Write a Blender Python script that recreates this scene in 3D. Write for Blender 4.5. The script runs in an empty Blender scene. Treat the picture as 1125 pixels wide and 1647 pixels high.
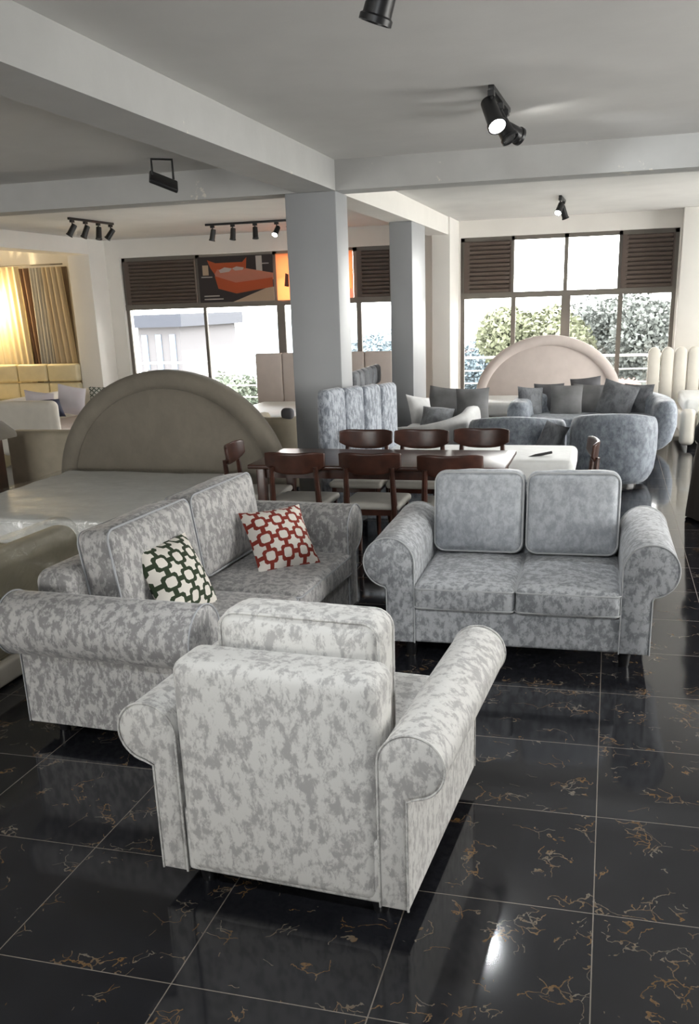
import bpy, bmesh, math, random
from mathutils import Matrix, Vector, noise
random.seed(7)
PI = math.pi
sc = bpy.context.scene
COL = sc.collection

# ------------------------------------------------------------------ camera
W_, H_ = 1125.0, 1647.0
F_, CX_, CY_ = 1469.34, 576.36, 965.32
cd = bpy.data.cameras.new('camera'); cam = bpy.data.objects.new('camera', cd); COL.objects.link(cam)
cd.sensor_fit = 'AUTO'; cd.sensor_width = 36.0
cd.lens = F_ / H_ * 36.0
cd.shift_x = (W_/2 - CX_) / H_
cd.shift_y = (CY_ - H_/2) / H_
cd.clip_start = 0.05; cd.clip_end = 400
cam.location = (-0.03913, -1.99343, 1.89124)
cam.rotation_euler = (1.25899, 0.030709, 0.258919)
sc.camera = cam

# ------------------------------------------------------------------ light and exposure
sc.view_settings.view_transform = 'Standard'
sc.view_settings.look = 'None'
sc.view_settings.gamma = 1.0
sc.view_settings.use_curve_mapping = False
sc.view_settings.exposure = -0.12
SKY = 20.0
SHOP = 300.0
world = bpy.data.worlds.new('world'); sc.world = world; world.use_nodes = True
wn = world.node_tree.nodes; wl = world.node_tree.links
bg = wn['Background']
tc = wn.new('ShaderNodeTexCoord'); sx = wn.new('ShaderNodeSeparateXYZ'); rp = wn.new('ShaderNodeValToRGB')
wl.new(tc.outputs['Generated'], sx.inputs[0]); wl.new(sx.outputs['Z'], rp.inputs[0]); wl.new(rp.outputs[0], bg.inputs[0])
rp.color_ramp.elements[0].position = 0.0; rp.color_ramp.elements[0].color = (0.97, 0.95, 0.92, 1)
rp.color_ramp.elements[1].position = 0.5; rp.color_ramp.elements[1].color = (1.0, 0.985, 0.97, 1)
bg.inputs[1].default_value = SKY

def area(name, loc, rot, sx_, sy_, power, color=(1, 1, 1), portal=False):
    d = bpy.data.lights.new(name, 'AREA'); d.shape = 'RECTANGLE'; d.size = sx_; d.size_y = sy_
    d.energy = power; d.color = color
    o = bpy.data.objects.new(name, d); COL.objects.link(o); o.location = loc; o.rotation_euler = rot
    if portal: d.cycles.is_portal = True
    return o
# portals only steer sampling of the sky through the seen and the added window openings
area('sky_portal', (-0.76, 13.55, 1.5), (-PI/2, 0, 0), 3.3, 2.8, 1, portal=True)
area('sky_portal', (-6.2, 13.55, 1.5), (-PI/2, 0, 0), 4.3, 2.8, 1, portal=True)
area('sky_portal', (-6.25, -7.3, 1.35), (PI/2, 0, 0), 4.7, 2.2, 1, portal=True)
area('sky_portal', (4.75, 10.1, 1.5), (0, PI/2, 0), 2.5, 5.4, 1, portal=True)
area('sky_portal', (4.75, 3.0, 1.5), (0, PI/2, 0), 2.2, 4.0, 1, portal=True)

sd = bpy.data.lights.new('sun', 'SUN'); sd.energy = 26.0; sd.angle = math.radians(3); sd.color = (1, .93, .82)
so = bpy.data.objects.new('sun', sd); COL.objects.link(so)
so.rotation_euler = Vector((-.30, -.55, -1.0)).to_track_quat('-Z', 'Y').to_euler()

# ------------------------------------------------------------------ materials
def new_mat(name):
    m = bpy.data.materials.new(name); m.use_nodes = True
    return m, m.node_tree.nodes, m.node_tree.links, m.node_tree.nodes['Principled BSDF']
def simple(name, col, rough=0.5, metal=0.0, spec=None, sheen=0.0, noise_amt=0.0, nscale=8.0, bump=0.0):
    m, n, l, b = new_mat(name)
    b.inputs['Base Color'].default_value = (*col, 1); b.inputs['Roughness'].default_value = rough
    b.inputs['Metallic'].default_value = metal
    if spec is not None: b.inputs['Specular IOR Level'].default_value = spec
    if sheen: b.inputs['Sheen Weight'].default_value = sheen
    if noise_amt or bump:
        t = n.new('ShaderNodeTexCoord'); z = n.new('ShaderNodeTexNoise'); z.inputs['Scale'].default_value = nscale
        z.inputs['Detail'].default_value = 5; l.new(t.outputs['Object'], z.inputs['Vector'])
        if noise_amt:
            r = n.new('ShaderNodeValToRGB'); r.color_ramp.elements[0].position = .3; r.color_ramp.elements[1].position = .7
            r.color_ramp.elements[0].color = (*[c*(1-noise_amt) for c in col], 1)
            r.color_ramp.elements[1].color = (*[min(1, c*(1+noise_amt)) for c in col], 1)
            l.new(z.outputs['Fac'], r.inputs[0]); l.new(r.outputs[0], b.inputs['Base Color'])
        if bump:
            bp = n.new('ShaderNodeBump'); bp.inputs['Strength'].default_value = bump; bp.inputs['Distance'].default_value = .01
            l.new(z.outputs['Fac'], bp.inputs['Height']); l.new(bp.outputs[0], b.inputs['Normal'])
    return m
def emis(name, col, s):
    m, n, l, b = new_mat(name)
    b.inputs['Base Color'].default_value = (*col, 1)
    b.inputs['Emission Color'].default_value = (*col, 1); b.inputs['Emission Strength'].default_value = s
    return m
def velvet(name, light, dark, scale=9.0, stretch=(1, 1, .6), mid=.5, soft=.06, seed=0.0, big=.15, rough=.55):
    """crushed velvet: nap patches with crisp ragged borders"""
    m, n, l, b = new_mat(name)
    t = n.new('ShaderNodeTexCoord'); mp = n.new('ShaderNodeMapping')
    mp.inputs['Location'].default_value = (seed, seed*1.7, seed*.3); mp.inputs['Scale'].default_value = stretch
    l.new(t.outputs['Object'], mp.inputs[0])
    a = n.new('ShaderNodeTexNoise'); a.inputs['Scale'].default_value = scale; a.inputs['Detail'].default_value = 6
    a.inputs['Roughness'].default_value = .72; a.inputs['Distortion'].default_value = .25
    c = n.new('ShaderNodeTexNoise'); c.inputs['Scale'].default_value = 3.0; c.inputs['Detail'].default_value = 2
    l.new(mp.outputs[0], a.inputs['Vector']); l.new(mp.outputs[0], c.inputs['Vector'])
    s = n.new('ShaderNodeMath'); s.operation = 'MULTIPLY_ADD'; s.inputs[1].default_value = big; s.inputs[2].default_value = -big/2
    l.new(c.outputs['Fac'], s.inputs[0])
    ad = n.new('ShaderNodeMath'); ad.operation = 'ADD'; l.new(a.outputs['Fac'], ad.inputs[0]); l.new(s.outputs[0], ad.inputs[1])
    r = n.new('ShaderNodeValToRGB'); e = r.color_ramp.elements
    e[0].position = mid - soft; e[0].color = (*dark, 1); e[1].position = mid + soft; e[1].color = (*light, 1)
    l.new(ad.outputs[0], r.inputs[0]); l.new(r.outputs[0], b.inputs['Base Color'])
    b.inputs['Roughness'].default_value = rough; b.inputs['Specular IOR Level'].default_value = .25
    b.inputs['Sheen Weight'].default_value = .25; b.inputs['Sheen Roughness'].default_value = .4
    f = n.new('ShaderNodeTexNoise'); f.inputs['Scale'].default_value = 60; l.new(t.outputs['Object'], f.inputs['Vector'])
    bp = n.new('ShaderNodeBump'); bp.inputs['Strength'].default_value = .35; bp.inputs['Distance'].default_value = .006
    l.new(ad.outputs[0], bp.inputs['Height']); l.new(bp.outputs[0], b.inputs['Normal'])
    return m
V_SOFA = velvet('silver_crushed_velvet_sofa', (.46, .45, .44), (.235, .23, .23), 30, (1, 1, .6), .5, .05, 1.0)
V_ARM = velvet('silver_crushed_velvet_armchair', (.60, .59, .565), (.37, .36, .35), 30, (1, 1, .6), .475, .05, 4.0)
V_LOVE = velvet('silver_crushed_velvet_loveseat', (.52, .535, .555), (.27, .28, .295), 28, (1, 1, .7), .5, .06, 9.0)
V_LOVEC = velvet('silver_blue_velvet_cushions', (.50, .525, .555), (.34, .36, .39), 24, (1, 1, .7), .5, .10, 2.0)
V_BLUE = velvet('blue_grey_velvet', (.36, .40, .45), (.17, .19, .225), 16, (1, 1, .7), .5, .12, 5.0)
V_CHAN = velvet('blue_grey_velvet_headboard', (.40, .43, .48), (.16, .18, .21), 34, (1, 1, .4), .5, .07, 6.0)
V_DARK = velvet('charcoal_velvet', (.20, .21, .225), (.10, .105, .115), 10, (1, 1, .7), .5, .1, 7.0)
V_PALE = velvet('pale_grey_velvet', (.55, .55, .54), (.42, .42, .42), 8, (1, 1, .7), .5, .2, 8.0)
PIPE = simple('piping_cord', (.46, .47, .48), .6)
PIPE_D = simple('piping_cord_grey', (.36, .37, .39), .6)
TAUPE = velvet('taupe_suede', (.235, .21, .17), (.175, .155, .125), 5, (1, 1, .8), .5, .25, 3.0, rough=.8)
LEG = simple('black_lacquered_leg', (.012, .012, .013), .3)
WOOD = simple('dark_red_brown_wood', (.052, .019, .012), .28, noise_amt=.35, nscale=14)
BLACK = simple('black_metal', (.012, .012, .013), .4)
SEATF = simple('cream_seat_fabric', (.52, .50, .45), .8, noise_amt=.08)
WHITE_M = simple('white_mattress_fabric', (.86, .87, .86), .6, noise_amt=.05, bump=.3, nscale=12)
CREAM = simple('cream_upholstery', (.70, .65, .56), .7, noise_amt=.05)
PINKC = simple('blush_white_upholstery', (.66, .58, .54), .75, noise_amt=.04)
CREAMW = simple('ivory_upholstery', (.74, .70, .62), .7, noise_amt=.04)
YELL = simple('butter_cream_leatherette', (.62, .55, .36), .45, noise_amt=.05)
BEIGE = simple('beige_upholstery', (.42, .37, .28), .7, noise_amt=.1)
CHAR = simple('grey_cushion_cloth', (.22, .22, .225), .85, noise_amt=.15)
CHARD = simple('dark_grey_cushion_cloth', (.13, .13, .14), .85, noise_amt=.15)
LILAC = simple('pale_lilac_cushion_cloth', (.55, .52, .55), .85)
NAVY = simple('navy_cushion_cloth', (.03, .035, .07), .85)
BROWN = simple('brown_powder_coated_frame', (.085, .062, .05), .5)
BRONZE = simple('grey_brown_window_frame', (.15, .135, .115), .45)
ROBE = simple('dark_brown_robe_cloth', (.045, .036, .03), .9)
BLACKC = simple('black_cloth', (.012, .012, .014), .85)
SKIN = simple('skin', (.25, .13, .08), .55)
SHOE = simple('white_shoe', (.7, .7, .7), .5)

def plaster(name, col, bump=.25, sc_=3.0, var=.05):
    m, n, l, b = new_mat(name)
    t = n.new('ShaderNodeTexCoord'); z = n.new('ShaderNodeTexNoise'); z.inputs['Scale'].default_value = sc_; z.inputs['Detail'].default_value = 6
    l.new(t.outputs['Object'], z.inputs['Vector'])
    r = n.new('ShaderNodeValToRGB'); r.color_ramp.elements[0].position = .3; r.color_ramp.elements[1].position = .7
    r.color_ramp.elements[0].color = (*[c*(1-var) for c in col], 1); r.color_ramp.elements[1].color = (*[c*(1+var) for c in col], 1)
    l.new(z.outputs['Fac'], r.inputs[0]); l.new(r.outputs[0], b.inputs['Base Color'])
    b.inputs['Roughness'].default_value = .75; b.inputs['Specular IOR Level'].default_value = .3
    bp = n.new('ShaderNodeBump'); bp.inputs['Strength'].default_value = bump; bp.inputs['Distance'].default_value = .02
    l.new(z.outputs['Fac'], bp.inputs['Height']); l.new(bp.outputs[0], b.inputs['Normal'])
    return m
PL_CEIL = plaster('ceiling_plaster', (.66, .65, .63), .35, 2.2, .04)
PL_WALL = plaster('wall_paint', (.74, .72, .68), .1, 3, .02)
PL_BEAM = plaster('beam_paint', (.47, .47, .46), .3, 4, .04)
PL_COLM = plaster('column_gloss_paint', (.34, .35, .36), .1, 3, .02)
def scuff(m, col, th=.635):
    n = m.node_tree.nodes; l = m.node_tree.links; b = n['Principled BSDF']; src = b.inputs['Base Color'].links[0].from_socket
    t = n.new('ShaderNodeTexCoord'); z = n.new('ShaderNodeTexNoise'); z.inputs['Scale'].default_value = 2.2; z.inputs['Detail'].default_value = 9; z.inputs['Roughness'].default_value = .75
    l.new(t.outputs['Object'], z.inputs['Vector']); r = n.new('ShaderNodeValToRGB'); r.color_ramp.elements[0].position = th; r.color_ramp.elements[1].position = th+.02
    l.new(z.outputs['Fac'], r.inputs[0]); mx = n.new('ShaderNodeMixRGB'); l.new(r.outputs[0], mx.inputs[0]); l.new(src, mx.inputs[1]); mx.inputs[2].default_value = (*col, 1)
    l.new(mx.outputs[0], b.inputs['Base Color'])
scuff(PL_BEAM, (.66, .63, .57))
PL_COLM.node_tree.nodes['Principled BSDF'].inputs['Roughness'].default_value = .4

def floor_mat():
    m, n, l, b = new_mat('black_marble_tile')
    def M(op, a=None, b_=None, c=None):
        x = n.new('ShaderNodeMath'); x.operation = op
        for i, v in enumerate((a, b_, c)):
            if v is None: continue
            if isinstance(v, (int, float)): x.inputs[i].default_value = v
            else: l.new(v, x.inputs[i])
        return x.outputs[0]
    t = n.new('ShaderNodeTexCoord'); s = n.new('ShaderNodeSeparateXYZ'); l.new(t.outputs['Object'], s.inputs[0])
    tx = M('DIVIDE', s.outputs[0], .6); ty = M('DIVIDE', s.outputs[1], .6)
    fx = M('ABSOLUTE', M('SUBTRACT', M('FRACT', M('ADD', tx, .5)), .5)); fy = M('ABSOLUTE', M('SUBTRACT', M('FRACT', M('ADD', ty, .5)), .5))
    g = M('LESS_THAN', M('MINIMUM', fx, fy), .0032)
    cv = n.new('ShaderNodeCombineXYZ'); l.new(M('FLOOR', tx), cv.inputs[0]); l.new(M('FLOOR', ty), cv.inputs[1])
    wn_ = n.new('ShaderNodeTexWhiteNoise'); wn_.noise_dimensions = '3D'; l.new(cv.outputs[0], wn_.inputs['Vector'])
    off = n.new('ShaderNodeVectorMath'); off.operation = 'SCALE'; off.inputs['Scale'].default_value = 3.0; l.new(wn_.outputs['Color'], off.inputs[0])
    ad = n.new('ShaderNodeVectorMath'); l.new(t.outputs['Object'], ad.inputs[0]); l.new(off.outputs[0], ad.inputs[1])
    wz = n.new('ShaderNodeTexNoise'); wz.inputs['Scale'].default_value = 9; wz.inputs['Detail'].default_value = 4; l.new(ad.outputs[0], wz.inputs['Vector'])
    ws = n.new('ShaderNodeVectorMath'); ws.operation = 'SCALE'; ws.inputs['Scale'].default_value = .16; l.new(wz.outputs['Color'], ws.inputs[0])
    wa = n.new('ShaderNodeVectorMath'); l.new(ad.outputs[0], wa.inputs[0]); l.new(ws.outputs[0], wa.inputs[1])
    vo = n.new('ShaderNodeTexVoronoi'); vo.feature = 'DISTANCE_TO_EDGE'; vo.inputs['Scale'].default_value = 5.5; l.new(wa.outputs[0], vo.inputs['Vector'])
    mk = n.new('ShaderNodeTexNoise'); mk.inputs['Scale'].default_value = 7; mk.inputs['Detail'].default_value = 3; l.new(ad.outputs[0], mk.inputs['Vector'])
    vein = M('MULTIPLY', M('LESS_THAN', vo.outputs['Distance'], .0085), M('GREATER_THAN', mk.outputs['Fac'], .53))
    vo2 = n.new('ShaderNodeTexVoronoi'); vo2.feature = 'DISTANCE_TO_EDGE'; vo2.inputs['Scale'].default_value = 16; l.new(wa.outputs[0], vo2.inputs['Vector'])
    vein2 = M('MULTIPLY', M('LESS_THAN', vo2.outputs['Distance'], .035), M('GREATER_THAN', mk.outputs['Fac'], .61))
    v = M('MAXIMUM', vein, vein2)
    hue = n.new('ShaderNodeValToRGB'); hue.color_ramp.elements[0].color = (.15, .085, .035, 1); hue.color_ramp.elements[1].color = (.15, .13, .105, 1)
    hue.color_ramp.elements[0].position = .42; hue.color_ramp.elements[1].position = .6; l.new(wz.outputs['Fac'], hue.inputs[0])
    bs = n.new('ShaderNodeValToRGB'); bs.color_ramp.elements[0].color = (.006, .006, .008, 1); bs.color_ramp.elements[1].color = (.022, .023, .028, 1)
    l.new(mk.outputs['Fac'], bs.inputs[0])
    m1 = n.new('ShaderNodeMixRGB'); l.new(v, m1.inputs[0]); l.new(bs.outputs[0], m1.inputs[1]); l.new(hue.outputs[0], m1.inputs[2])
    m2 = n.new('ShaderNodeMixRGB'); l.new(g, m2.inputs[0]); l.new(m1.outputs[0], m2.inputs[1]); m2.inputs[2].default_value = (.20, .17, .14, 1)
    l.new(m2.outputs[0], b.inputs['Base Color'])
    b.inputs['Roughness'].default_value = .085; b.inputs['Specular IOR Level'].default_value = .6
    rr = n.new('ShaderNodeMixRGB'); l.new(g, rr.inputs[0]); rr.inputs[1].default_value = (.085,)*3+(1,); rr.inputs[2].default_value = (.5,)*3+(1,)
    l.new(rr.outputs[0], b.inputs['Roughness'])
    wv = n.new('ShaderNodeTexNoise'); wv.inputs['Scale'].default_value = 2.5; l.new(ad.outputs[0], wv.inputs['Vector'])
    bp = n.new('ShaderNodeBump'); bp.inputs['Strength'].default_value = .05; bp.inputs['Distance'].default_value = .02
    l.new(wv.outputs['Fac'], bp.inputs['Height']); l.new(bp.outputs[0], b.inputs['Normal'])
    return m
FLOOR = floor_mat()

def glass_mat():
    m, n, l, b = new_mat('window_glass'); n.remove(b)
    out = [x for x in n if x.type == 'OUTPUT_MATERIAL'][0]
    tr = n.new('ShaderNodeBsdfTransparent'); tr.inputs[0].default_value = (.95, .955, .95, 1)
    gl = n.new('ShaderNodeBsdfGlossy'); gl.inputs['Roughness'].default_value = .02
    fr = n.new('ShaderNodeFresnel'); fr.inputs[0].default_value = 1.45
    mx = n.new('ShaderNodeMixShader'); l.new(fr.outputs[0], mx.inputs[0]); l.new(tr.outputs[0], mx.inputs[1]); l.new(gl.outputs[0], mx.inputs[2])
    l.new(mx.outputs[0], out.inputs[0]); return m
GLASS = glass_mat()
def film_mat():
    m, n, l, b = new_mat('clear_plastic_film'); n.remove(b)
    out = [x for x in n if x.type == 'OUTPUT_MATERIAL'][0]
    tr = n.new('ShaderNodeBsdfTransparent'); tr.inputs[0].default_value = (.96, .96, .95, 1)
    gl = n.new('ShaderNodeBsdfGlossy'); gl.inputs['Roughness'].default_value = .12
    t = n.new('ShaderNodeTexCoord'); z = n.new('ShaderNodeTexNoise'); z.inputs['Scale'].default_value = 6; z.inputs['Detail'].default_value = 5; z.inputs['Distortion'].default_value = 1.5
    l.new(t.outputs['Object'], z.inputs['Vector'])
    bp = n.new('ShaderNodeBump'); bp.inputs['Strength'].default_value = .8; bp.inputs['Distance'].default_value = .05
    l.new(z.outputs['Fac'], bp.inputs['Height']); l.new(bp.outputs[0], gl.inputs['Normal'])
    mx = n.new('ShaderNodeMixShader'); mx.inputs[0].default_value = .11; l.new(tr.outputs[0], mx.inputs[1]); l.new(gl.outputs[0], mx.inputs[2])
    l.new(mx.outputs[0], out.inputs[0]); return m
FILM = film_mat()
def cloth_trans(name, col, k=.4):
    m, n, l, b = new_mat(name)
    out = [x for x in n if x.type == 'OUTPUT_MATERIAL'][0]
    b.inputs['Base Color'].default_value = (*col, 1); b.inputs['Roughness'].default_value = .85
    t = n.new('ShaderNodeBsdfTranslucent'); t.inputs[0].default_value = (*col, 1)
    mx = n.new('ShaderNodeMixShader'); mx.inputs[0].default_value = k; l.new(b.outputs[0], mx.inputs[1]); l.new(t.outputs[0], mx.inputs[2])
    l.new(mx.outputs[0], out.inputs[0]); return m
def lattice(name, col, cell=.105, white=(.72, .68, .62)):
    """woven lattice of linked octagons"""
    m, n, l, b = new_mat(name)
    def M(op, a=None, b_=None):
        x = n.new('ShaderNodeMath'); x.operation = op
        for i, v in enumerate((a, b_)):
            if v is None: continue
            if isinstance(v, (int, float)): x.inputs[i].default_value = v
            else: l.new(v, x.inputs[i])
        return x.outputs[0]
    t = n.new('ShaderNodeTexCoord'); s = n.new('ShaderNodeSeparateXYZ'); l.new(t.outputs['Object'], s.inputs[0])
    u = M('ABSOLUTE', M('SUBTRACT', M('FRACT', M('DIVIDE', M('ADD', s.outputs[0], 5.0), cell)), .5))
    v = M('ABSOLUTE', M('SUBTRACT', M('FRACT', M('DIVIDE', M('ADD', s.outputs[2], 5.0), cell)), .5))
    mxuv = M('MAXIMUM', u, v); sm = M('ADD', u, v)
    outer = M('MULTIPLY', M('LESS_THAN', mxuv, .385), M('LESS_THAN', sm, .67))
    inner = M('MULTIPLY', M('LESS_THAN', mxuv, .235), M('LESS_THAN', sm, .38))
    ring = M('MULTIPLY', outer, M('SUBTRACT', 1.0, inner))
    link = M('MULTIPLY', M('GREATER_THAN', mxuv, .34), M('LESS_THAN', M('MINIMUM', u, v), .12))
    k = M('MAXIMUM', ring, link)
    mx = n.new('ShaderNodeMixRGB'); l.new(k, mx.inputs[0]); mx.inputs[1].default_value = (*white, 1); mx.inputs[2].default_value = (*col, 1)
    l.new(mx.outputs[0], b.inputs['Base Color']); b.inputs['Roughness'].default_value = .9
    return m
RED_P = lattice('red_lattice_weave', (.22, .028, .016))
GRN_P = lattice('green_lattice_weave', (.025, .04, .018))
GRN_S = lattice('sage_lattice_weave', (.06, .085, .06), .07, (.6, .6, .56))

# ------------------------------------------------------------------ mesh helpers
class MB:
    def __init__(s): s.v = []; s.f = []; s.m = []
    def add(s, vf, mat=None, mi=0):
        v, f = vf; o = len(s.v)
        for p in v:
            p = Vector(p)
            s.v.append(mat @ p if mat else p)
        for q in f: s.f.append([i+o for i in q]); s.m.append(mi)
        return s
    def build(s, name, mats, parent=None, smooth=True, angle=40, loc=None):
        me = bpy.data.meshes.new(name); me.from_pydata([tuple(p) for p in s.v], [], s.f)
        bm = bmesh.new(); bm.from_mesh(me); bmesh.ops.recalc_face_normals(bm, faces=bm.faces); bm.to_mesh(me); bm.free()
        if not isinstance(mats, (list, tuple)): mats = [mats]
        for m in mats: me.materials.append(m)
        if len(mats) > 1:
            for p, k in zip(me.polygons, s.m): p.material_index = k
        if smooth:
            for p in me.polygons: p.use_smooth = True
            me.set_sharp_from_angle(angle=math.radians(angle))
        o = bpy.data.objects.new(name, me); COL.objects.link(o)
        if parent: o.parent = parent
        if loc: o.location = loc
        return o
def T(x=0, y=0, z=0): return Matrix.Translation((x, y, z))
def RX(a): return Matrix.Rotation(a, 4, 'X')
def RY(a): return Matrix.Rotation(a, 4, 'Y')
def RZ(a): return Matrix.Rotation(a, 4, 'Z')
def box(x0, x1, y0, y1, z0, z1):
    v = [(x, y, z) for x in (x0, x1) for y in (y0, y1) for z in (z0, z1)]
    return v, [(0, 1, 3, 2), (4, 6, 7, 5), (0, 4, 5, 1), (2, 3, 7, 6), (0, 2, 6, 4), (1, 5, 7, 3)]
def soft(sx_, sy_, sz_, r=.04, puff=(0, 0, 0), n=6, k=3, fn=None):
    """rounded box centred on the origin; faces may bulge outward"""
    h = (sx_/2, sy_/2, sz_/2); r = min(r, *[a*.98 for a in h])
    def axis(a):
        L = [-a + r*i/k for i in range(k+1)]
        inner = 2*(a-r)
        if inner > 1e-4:
            m = max(1, int(n if inner > .12 else 1))
            L += [-a+r+inner*i/m for i in range(1, m)]
        L += [a - r + r*i/k for i in range(k+1)]
        out = [L[0]]
        for q in L[1:]:
            if q - out[-1] > 1e-6: out.append(q)
        return out
    ax = [axis(a) for a in h]; idx = {}; V = []; Fc = []
    def vid(p):
        key = tuple(round(c, 5) for c in p)
        if key in idx: return idx[key]
        q = Vector([max(-(h[i]-r), min(h[i]-r, p[i])) for i in range(3)])
        d = Vector(p) - q
        w = q + d.normalized()*r if d.length > 1e-9 else q
        for i in range(3):
            if puff[i]:
                j, k2 = (i+1) % 3, (i+2) % 3
                w[i] += puff[i]*(1-(p[j]/h[j])**2)*(1-(p[k2]/h[k2])**2)*(p[i]/h[i])
        if fn: w = fn(w, h)
        idx[key] = len(V); V.append(w); return idx[key]
    for i in range(3):
        j, k2 = (i+1) % 3, (i+2) % 3
        for s in (-1, 1):
            for a in range(len(ax[j])-1):
                for c in range(len(ax[k2])-1):
                    q = []
                    for (da, dc) in ((0, 0), (1, 0), (1, 1), (0, 1)):
                        p = [0, 0, 0]; p[i] = s*h[i]; p[j] = ax[j][a+da]; p[k2] = ax[k2][c+dc]; q.append(vid(p))
                    if s < 0: q.reverse()
                    if len(set(q)) == 4: Fc.append(q)
    return V, Fc
def tube(pts, r, closed=False, n=8, caps=True):
    pts = [Vector(p) for p in pts]; V = []; Fc = []; N = len(pts); up = None
    for i, p in enumerate(pts):
        a = pts[(i-1) % N] if (closed or i > 0) else p; b = pts[(i+1) % N] if (closed or i < N-1) else p
        t = (b-a).normalized()
        if up is None: up = Vector((0, 0, 1)) if abs(t.z) < .9 else Vector((1, 0, 0))
        s = t.cross(up).normalized(); up = s.cross(t).normalized()
        rr = r[i] if isinstance(r, (list, tuple)) else r
        for k in range(n):
            an = 2*PI*k/n; V.append(p + s*math.cos(an)*rr + up*math.sin(an)*rr)
    for i in range(N if closed else N-1):
        for k in range(n):
            a = i*n+k; b = i*n+(k+1) % n; c = ((i+1) % N)*n+(k+1) % n; d = ((i+1) % N)*n+k; Fc.append((a, b, c, d))
    if not closed and caps: Fc.append(tuple(range(n))[::-1]); Fc.append(tuple((N-1)*n+k for k in range(n)))
    return V, Fc
def lathe(prof, n=20):
    V = []; Fc = []
    for (r, z) in prof:
        for k in range(n): V.append((r*math.cos(2*PI*k/n), r*math.sin(2*PI*k/n), z))
    for i in range(len(prof)-1):
        for k in range(n): Fc.append((i*n+k, i*n+(k+1) % n, (i+1)*n+(k+1) % n, (i+1)*n+k))
    Fc.append(tuple(range(n))[::-1]); Fc.append(tuple((len(prof)-1)*n+k for k in range(n)))
    return V, Fc
def prism_y(prof, y0, y1, e=.012, ny=1, wob=0):
    """closed profile (x,z) extruded along y with rounded end edges"""
    N = len(prof)
    def off(d):
        out = []
        for i in range(N):
            a = Vector(prof[i-1]); p = Vector(prof[i]); b = Vector(prof[(i+1) % N])
            t1 = (p-a); t2 = (b-p)
            t1 = t1.normalized() if t1.length > 1e-9 else t2.normalized(); t2 = t2.normalized() if t2.length > 1e-9 else t1
            nn = Vector((t1.y, -t1.x)) + Vector((t2.y, -t2.x))
            nn = nn.normalized() if nn.length > 1e-6 else Vector((t1.y, -t1.x))
            out.append(p - nn*d)
        return out
    A = sum(prof[i][0]*prof[(i+1) % N][1]-prof[(i+1) % N][0]*prof[i][1] for i in range(N))
    sgn = 1 if A > 0 else -1
    rings = []
    for a in (0, 30, 60, 90): rings.append((y0 + e*(1-math.sin(math.radians(a))), e*(1-math.cos(math.radians(90-a)))*sgn if False else sgn*e*(1-math.sin(math.radians(a)))))
    seq = [(y0, sgn*e), (y0+e*.3, sgn*e*.3), (y0+e, 0)]
    for i in range(1, ny): seq.append((y0+e+(y1-y0-2*e)*i/ny, 0))
    seq += [(y1-e, 0), (y1-e*.3, sgn*e*.3), (y1, sgn*e)]
    V = []; Fc = []
    for (y, d) in seq:
        for q in off(d):
            x, z = q.x, q.y
            V.append((x, y, z))
    S = len(seq)
    for s in range(S-1):
        for i in range(N): Fc.append((s*N+i, s*N+(i+1) % N, (s+1)*N+(i+1) % N, (s+1)*N+i))
    Fc.append(tuple(range(N))[::-1]); Fc.append(tuple((S-1)*N+i for i in range(N)))
    return V, Fc
def pillow(w, h, t, n=14):
    """throw pillow in the xz plane, pinched corners"""
    V = []; Fc = []
    def P(i, j, s):
        u = -1+2*i/n; v = -1+2*j/n
        x = u*w/2*(1-.07*(1-abs(u))*0-.06*(1-v*v)*abs(u)); z = v*h/2*(1-.06*(1-u*u)*abs(v))
        y = s*t/2*((max(0, 1-u**4))**.6)*((max(0, 1-v**4))**.6)*(.55+.45*(1-u*u)*(1-v*v)+.0)
        y += s*.004*noise.noise(Vector((x*9, z*9, s*3.0)))*(1-u**4)*(1-v**4)*3
        return (x, y, z)
    ids = {}
    for s in (-1, 1):
        for i in range(n+1):
            for j in range(n+1):
                if s == 1 and (i in (0, n) or j in (0, n)): ids[(s, i, j)] = ids[(-1, i, j)]; continue
                ids[(s, i, j)] = len(V); V.append(P(i, j, s))
        for i in range(n):
            for j in range(n):
                q = [ids[(s, i, j)], ids[(s, i+1, j)], ids[(s, i+1, j+1)], ids[(s, i, j+1)]]
                Fc.append(q if s < 0 else q[::-1])
    return V, Fc
def rrect(w, h, r, n=5):
    out = []
    for (cx, cz, a0) in ((w/2-r, h/2-r, 0), (-w/2+r, h/2-r, 90), (-w/2+r, -h/2+r, 180), (w/2-r, -h/2+r, 270)):
        for k in range(n+1):
            a = math.radians(a0+90*k/n); out.append((cx+r*math.cos(a), cz+r*math.sin(a)))
    return out

def thing(name, label, cat, loc=(0, 0, 0), rotz=0, group=None):
    o = bpy.data.objects.new(name, None); COL.objects.link(o); o.empty_display_size = .1
    o.location = loc; o.rotation_euler = (0, 0, rotz); o['label'] = label; o['category'] = cat
    if group: o['group'] = group
    return o
def tag(o, label, cat, group=None, kind=None):
    o['label'] = label; o['category'] = cat
    if group: o['group'] = group
    if kind: o['kind'] = kind
    return o
def struct(o, label=None):
    o['kind'] = 'structure'
    if label: o['label'] = label
    return o
def dup(root, loc, rotz, label, group=None):
    r = root.copy(); COL.objects.link(r); r.location = loc; r.rotation_euler = (0, 0, rotz); r['label'] = label
    if group: r['group'] = group
    for ch in list(root.children):
        c = ch.copy(); COL.objects.link(c); c.parent = r
        for g in list(ch.children):
            d = g.copy(); COL.objects.link(d); d.parent = c
    return r
def sbox(name, x0, x1, y0, y1, z0, z1, m): return struct(MB().add(box(x0, x1, y0, y1, z0, z1)).build(name, m, smooth=False))

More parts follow.
